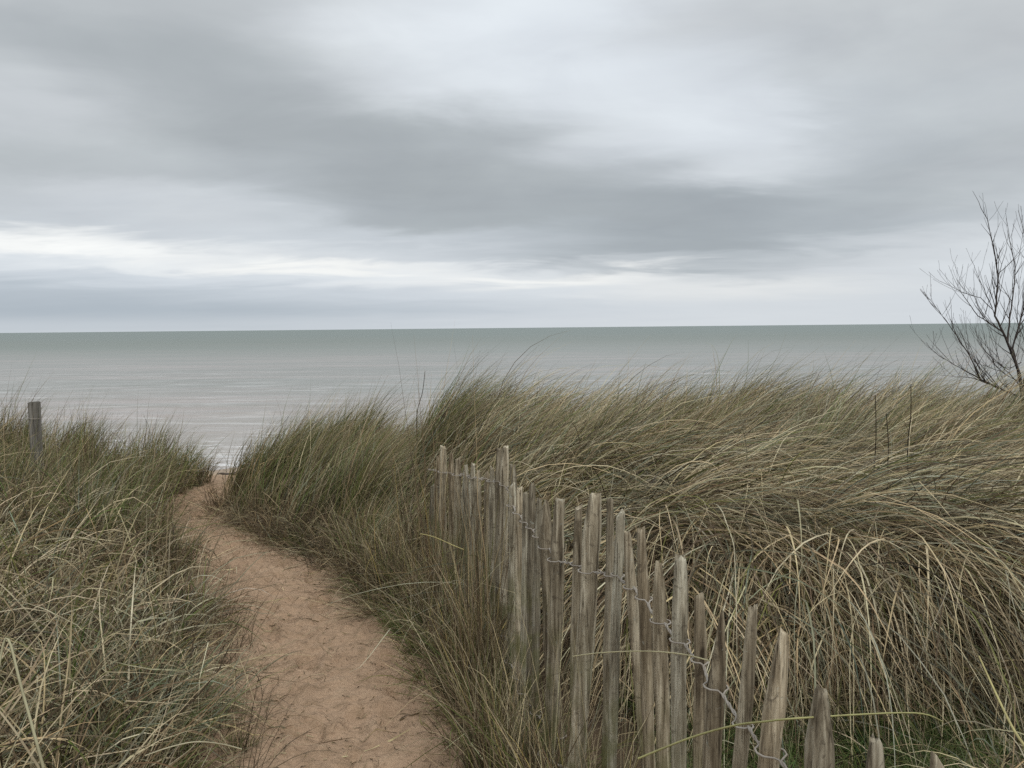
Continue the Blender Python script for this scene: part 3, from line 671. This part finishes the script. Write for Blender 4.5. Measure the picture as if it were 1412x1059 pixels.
for i, (px, py, Yd, wt, wb, pxl, pt) in enumerate(pales):
    top = at(px, py, Yd); low = at(pxl, 900 if py < 760 else py + 170, Yd)
    slope = (low.x - top.x) / (low.z - top.z)
    gz = float(H(top.x, Yd)) - 0.03
    h = top.z - gz
    ly = rw.uniform(-.035, .035)                        # lean along the view
    bx, by, ph = rw.uniform(-.006, .006), rw.uniform(-.006, .006), rw.uniform(0, 6)
    sides, rings = 10, 26
    prof = [1 + rw.uniform(-.26, .20) for _ in range(sides)]
    flat = rw.uniform(.55, .9)                          # split wood is thinner than wide
    rot = rw.uniform(-.5, .5)
    kw = .50 if Yd < 2.45 else .45
    wt *= .01 * .46; wb *= .01 * kw
    V = []; F = []
    ss_ = rw.uniform(-.6, .6); tw = rw.uniform(-.4, .4)
    pl = rw.uniform(.10, .20)
    nz = [rw.uniform(-.06, .06) for _ in range(rings)]
    cut = rw.uniform(-.5, .5)
    def axis_at(zr, top=top, slope=slope, h=h, bx=bx, by=by, ph=ph, Yd=Yd, ly=ly, gz=gz):                                     # zr: height above ground as fraction
        return Vector((top.x + slope * (zr - 1) * h + bx * math.sin(ph + zr * 5), Yd + ly * (zr - 1) + by * math.cos(ph + zr * 4), gz + zr * h))
    for r in range(rings + 1):
        zr = 1 - (1 - r / rings) ** 1.6
        c = axis_at(zr)
        dz = h * (1 - zr)
        k = min(1, dz / pl); wv = wt + (wb - wt) * (k ** .8)
        wv *= 1 + (nz[r - 1] if r else 0) * .6
        for s_ in range(sides):
            an = 2 * math.pi * s_ / sides + rot + tw * zr
            q = wv * (prof[s_] + .10 * math.sin(3 * an + zr * 17 + ph))
            ox = q * math.cos(an); oy = q * math.sin(an) * flat
            zo = (ox * (cut + pt * ss_)) * (1 - k) if r == rings or k < 1 else 0
            V.append((c.x + ox + pt * ss_ * wb * .45 * (1 - k), c.y + oy, c.z + zo + (rw.uniform(-.012, .010) if r == rings else 0)))
    for r in range(rings):
        for s_ in range(sides):
            s2 = (s_ + 1) % sides
            F.append((r * sides + s_, r * sides + s2, (r + 1) * sides + s2, (r + 1) * sides + s_))
    b = rings * sides
    V.append(tuple(np.mean([V[b + q] for q in range(sides)], axis=0) + np.array([0, 0, .004])))
    ci = len(V) - 1
    F += [(b + q, b + (q + 1) % sides, ci, ci) for q in range(sides)]
    tone = rw.uniform(.62, 1.2); warm = rw.uniform(-.05, .06)
    if px in (698, 822): tone = 1.25
    o = np_mesh('pale', V, [f for f in F if f[2] != f[3]], WOOD, np.array([tone * (1 + warm), tone, tone * (1 - warm)]), parent=fence, smooth=False)
    me = o.data
    import bmesh
    bm = bmesh.new(); bm.from_mesh(me); bm.verts.ensure_lookup_table()
    for q in range(sides): bm.faces.new((bm.verts[b + q], bm.verts[b + (q + 1) % sides], bm.verts[ci]))
    bm.to_mesh(me); bm.free()
    axisl.append((Yd, axis_at, gz, h, wb, flat))
WZ = ([1.1, 1.2, 1.5, 1.75, 1.9, 2.2, 2.65, 3.2, 3.6, 4.8], [.72, .74, .79, .83, .87, .92, .85, .86, .92, .78])
def wire_row(zf, seed):
    rr = random.Random(seed)
    A = []; Bq = []
    order = sorted(axisl, key=lambda q: q[0])
    for i, (Yd, ax, gz, h, wb, flat) in enumerate(order):
        zt = zf(Yd); c = ax((zt - gz) / h); r_ = wb * 1.05 + .003
        tdir = (Vector((fx(Yd + .1), Yd + .1, 0)) - Vector((fx(Yd - .1), Yd - .1, 0))).normalized()
        nrm = Vector((-tdir.y, tdir.x, 0))              # towards the path
        zj = rr.uniform(-.008, .008); s1 = wb * 1.15
        for P_, sg in ((A, 1), (Bq, -1)):
            if i % 2: sg = -sg
            for q, e in ((-s1, .30), (-s1 * .6, .78), (0, .93), (s1 * .6, .78), (s1, .30)):
                P_.append(c + tdir * q + nrm * (sg * (r_ + wb * .25) * e) + Vector((0, 0, zj + sg * .002)))
        if i < len(order) - 1:
            Y2, ax2, gz2, h2, wb2, f2 = order[i + 1]
            c2 = ax2((zf(Y2) - gz2) / h2); a0 = c + tdir * (s1 + .004); a1 = c2 - tdir * (wb2 * 1.15 + .004)
            if (a1 - a0).dot(tdir) > .012:
                nt = 9; ln = (a1 - a0).length; sag = rr.uniform(.0, .006)
                for k in range(nt + 1):
                    f = k / nt; pc = a0.lerp(a1, f) - Vector((0, 0, sag * math.sin(f * math.pi)))
                    an = f * math.pi * (3 if ln > .03 else 1) + .6
                    for P_, s0 in ((A, 0), (Bq, math.pi)):
                        P_.append(pc + nrm * (.0021 * math.cos(an + s0)) + Vector((0, 0, .0021 * math.sin(an + s0))))
    tb = TB()
    tb.tube(A, [.0022] * len(A), 6); tb.tube(Bq, [.0022] * len(Bq), 6)
    tb.build('wire', WIRE, fence)
wire_row(lambda Y_: float(np.interp(Y_, *WZ)), 1)
wire_row(lambda Y_: float(np.interp(Y_, *WZ)) - .66, 3)

# ------------------------------------------------------------------ square post in the left grass
tp = at(47, 554, 6.1); gz = float(H(tp.x, tp.y))
post = thing('wooden_post', (tp.x, tp.y, gz), 'square grey timber post standing in the grass at the far left', 'post')
import bmesh
bm = bmesh.new()
bmesh.ops.create_cube(bm, size=1)
for v in bm.verts:
    v.co.x *= .066; v.co.y *= .066; v.co.z = (v.co.z + .5) * (tp.z - gz + .05) - .05
    if v.co.z > .1: v.co.z += v.co.x * .05
bmesh.ops.bevel(bm, geom=bm.edges[:], offset=.005, segments=2, affect='EDGES')
bmesh.ops.rotate(bm, verts=bm.verts, cent=(0, 0, 0), matrix=Matrix.Rotation(.12, 3, 'Z'))
me = bpy.data.meshes.new('shaft'); bm.to_mesh(me); bm.free(); me.materials.append(GREYWOOD)
o = bpy.data.objects.new('shaft', me); C.objects.link(o); o.parent = post
tb = TB()
zc = (tp.z - gz) - .10
for zc in ((tp.z - gz) - .12, (tp.z - gz) - .55):
    ring = [(.0495 * math.cos(a), .0495 * math.sin(a), zc + .004 * math.sin(a * 2)) for a in np.linspace(0, 2 * math.pi, 17)]
    tb = TB(); tb.tube(ring, [.0016] * 17, 5); tb.build('wire_loop', WIRE).parent = post


# ------------------------------------------------------------------ leafless shrub at the right edge
SY = 7.0
base = at(1409, 548, SY); gz = float(H(base.x, SY))
shrub = thing('bare_shrub', (base.x, SY, gz), 'dark leafless branching shrub rising above the grass at the right edge', 'shrub')
rsb = random.Random(9)
def limb(pxs, r0, r1, dy0, dy1):
    pts = []
    n = len(pxs)
    for i, (a, b) in enumerate(pxs):
        pts.append(at(a, b, SY + dy0 + (dy1 - dy0) * i / (n - 1)))
    # densify with slight wander
    out = []; 
    for i in range(n - 1):
        k = max(2, int((pts[i + 1] - pts[i]).length / .05))
        for j in range(k):
            out.append(pts[i].lerp(pts[i + 1], j / k) + Vector([rsb.uniform(-.003, .003) for _ in range(3)]))
    out.append(pts[-1])
    return out, [r0 + (r1 - r0) * (i / (len(out) - 1)) ** .8 for i in range(len(out))]
def twigs(tb, pts, rad, dens, lmin, lmax, up=.75, depth=2):
    n = len(pts)
    L = sum((pts[i + 1] - pts[i]).length for i in range(n - 1))
    for _ in range(int(L * dens)):
        i = rsb.randint(int(n * .15), n - 2); p = pts[i]; tdir = (pts[i + 1] - pts[i]).normalized()
        d = (tdir * rsb.uniform(.5, 1.1) + Vector((rsb.uniform(-.75, .75), rsb.uniform(-.7, .7), rsb.uniform(0, up)))).normalized()
        ln = rsb.uniform(lmin, lmax) * (1.1 - .5 * i / n); k = 7; q = [p]; 
        for j in range(k):
            d = (d + Vector((rsb.uniform(-.10, .10), rsb.uniform(-.10, .10), .07))).normalized(); q.append(q[-1] + d * (ln / k))
        r0 = min(rad[i] * .6, .0042 if depth > 1 else .0024)
        if depth > 1: own = TB(); tb.append(own)
        else: own = tb
        own.tube(q, [r0 + (.0009 - r0) * (j / k) for j in range(k + 1)], 4)
        if depth > 1: twigs(own, q, [r0 * .8] * (k + 1), 6, .06, .24, .5, depth - 1)
limbs = [
 ([(1409, 560), (1406, 515), (1389, 472), (1372, 436), (1376, 387), (1372, 351), (1361, 302), (1341, 263)], .020, .0015, 0, -.1),
 ([(1389, 472), (1392, 440), (1398, 400), (1400, 370), (1392, 330), (1387, 295)], .012, .0015, 0, .15),
 ([(1400, 545), (1378, 535), (1352, 523), (1338, 492), (1304, 441), (1273, 402)], .012, .0014, -.05, -.25),
 ([(1389, 472), (1383, 458), (1349, 436), (1324, 402), (1310, 394), (1297, 388)], .009, .0014, 0, -.2),
 ([(1372, 436), (1369, 427), (1352, 411), (1324, 402), (1308, 366)], .006, .0012, 0, .1),
 ([(1368, 425), (1360, 407), (1339, 357)], .005, .0012, 0, -.1),
 ([(1378, 537), (1327, 509), (1300, 494), (1280, 478)], .008, .0013, 0, -.3),
 ([(1376, 534), (1341, 521), (1298, 518)], .008, .0015, 0, -.4),
 ([(1378, 537), (1349, 505), (1335, 470), (1330, 437)], .006, .0012, 0, .2),
 ([(1406, 520), (1396, 480), (1410, 430), (1418, 380), (1412, 320), (1404, 290)], .014, .0014, .05, .2),
 ([(1409, 540), (1425, 480), (1440, 420), (1450, 350), (1446, 300)], .017, .0014, .05, .1),
 ([(1409, 545), (1440, 500), (1475, 450), (1505, 380)], .013, .0014, .05, 0),
 ([(1405, 530), (1378, 500), (1372, 470), (1360, 440)], .006, .0012, 0, -.35),
 ([(1398, 545), (1375, 520), (1368, 490), (1350, 462)], .005, .0012, .05, -.2),
 ([(1405, 525), (1400, 495), (1408, 465), (1398, 425)], .005, .0012, 0, .3),
 ([(1410, 530), (1380, 512), (1345, 500), (1318, 478)], .005, .0012, 0, .2),
 ([(1408, 500), (1390, 510), (1370, 498), (1349, 470), (1343, 448)], .005, .0012, 0, -.25),
 ([(1412, 470), (1402, 440), (1405, 400), (1395, 360)], .005, .0012, .1, .3),
]
for i, (pp, r0, r1, d0, d1) in enumerate(limbs):
    pts, rad = limb(pp, r0 * .7, r1 * .75, d0, d1)
    tb = TB(); tb.tube(pts, rad, 7, .06, i)
    br = tb.build('trunk' if i == 0 else 'branch', BARK, shrub)
    tws = []; twigs(tws, pts, rad, 15, .14, .44)
    for tt in tws:
        ob = np_mesh('twig', tt.V, tt.F, BARK, smooth=True); ob.parent = br

# ------------------------------------------------------------------ driftwood on the beach
dp = at(310, 653, 26.6)
dw = TB(); gzz = lambda x, y: float(H(x, y))
pts = [Vector((dp.x - .25 + .075 * i, 26.6 + .05 * math.sin(i * 1.3), gzz(dp.x, 26.6) + .02 + .015 * math.sin(i * .9))) for i in range(12)]
dw.tube(pts, [.010 + .028 * math.sin(math.pi * (i + .6) / 12.2) for i in range(12)], 7, .35, 3)
dw.tube([pts[6], pts[6] + Vector((.10, -.02, .05)), pts[6] + Vector((.2, 0, .06))], [.02, .014, .006], 5, .2, 4)
tag(dw.build('driftwood', BARK), 'dark piece of driftwood lying on the sand at the tide line in the gap', 'driftwood')

# ------------------------------------------------------------------ single stalks that stand out
def stalk(name, pts, r0, r1, colr, label, cat='grass stalk', group=None):
    n = len(pts); out = []
    for i in range(n - 1):
        for k in range(6): 
            p0 = pts[max(i - 1, 0)]; p1 = pts[i]; p2 = pts[i + 1]; p3 = pts[min(i + 2, n - 1)]; f = k / 6
            out.append(.5 * ((2 * p1) + (p2 - p0) * f + (2 * p0 - 5 * p1 + 4 * p2 - p3) * f * f + (3 * p1 - p0 - 3 * p2 + p3) * f ** 3))
    out.append(pts[-1]); m = len(out)
    V, F = tube(out, [r0 + (r1 - r0) * (i / (m - 1)) for i in range(m)], 5)
    o = np_mesh(name, V, F, GRASS, np.array(colr), smooth=True, origin=np.array(tuple(out[0])))
    return tag(o, label, cat, group)
stalk('grass_stalk', [at(880, 1046, 1.66), at(950, 1018, 1.60), at(1010, 1001, 1.53), at(1055, 995, 1.44), at(1120, 989, 1.40), at(1260, 983, 1.62), at(1300, 995, 1.75)], .0022, .0016, (.46, .44, .20), 'long pale green stalk arching low across the nearest fence pales')
stalk('grass_stalk', [at(790, 905, 2.1), at(830, 900, 2.02), at(890, 898, 1.9), at(940, 902, 1.80), at(978, 911, 1.70)], .0012, .0018, (.60, .55, .34), 'straw stalk bent horizontally in front of the middle pales')
stalk('grass_stalk', [at(580, 736, 3.7), at(600, 741, 3.6), at(625, 752, 3.5), at(640, 758, 3.4)], .0018, .0024, (.62, .54, .24), 'bright yellow stalk leaning against the far end of the fence')
stalk('grass_stalk', [at(200, 1042, 1.75), at(235, 1030, 1.8), at(270, 1023, 1.85), at(305, 1026, 1.9), at(333, 1033, 1.95)], .0014, .0018, (.60, .55, .38), 'pale stalk arching towards the sand at the bottom left of the path')
stalk('grass_stalk', [at(-10, 980, 1.4), at(8, 880, 1.45), at(30, 950, 1.42), at(60, 1059, 1.38)], .002, .0028, (.50, .47, .30), 'thick folded stalk close to the bottom left corner')
stalk('grass_stalk', [at(1350, 905, 1.8), at(1375, 960, 1.65), at(1400, 1010, 1.5), at(1430, 1050, 1.4)], .0018, .0030, (.60, .53, .24), 'thick yellow stalk leaning down at the bottom right corner')
for (a, b, c2, d2, lab) in [(1205, 655, 1207, 545, 'tall dark upright stem left of the other two in the right hand grass'), (1224, 650, 1222, 570, 'short dark stem between the two taller ones in the right hand grass'), (1252, 610, 1256, 530, 'dark bent stem just below the bare shrub'),
                       (575, 570, 586, 512, 'thin dark seed stem above the skyline of the middle mound')]:
    Yq = 4.5 if a > 1000 else 6.8
    stalk('seed_stem', [at(a, b + 40, Yq), at(a, b, Yq), at((a + c2) / 2 + 2, (b + d2) / 2, Yq), at(c2, d2, Yq)], .0038, .0022, (.06, .048, .032), lab)
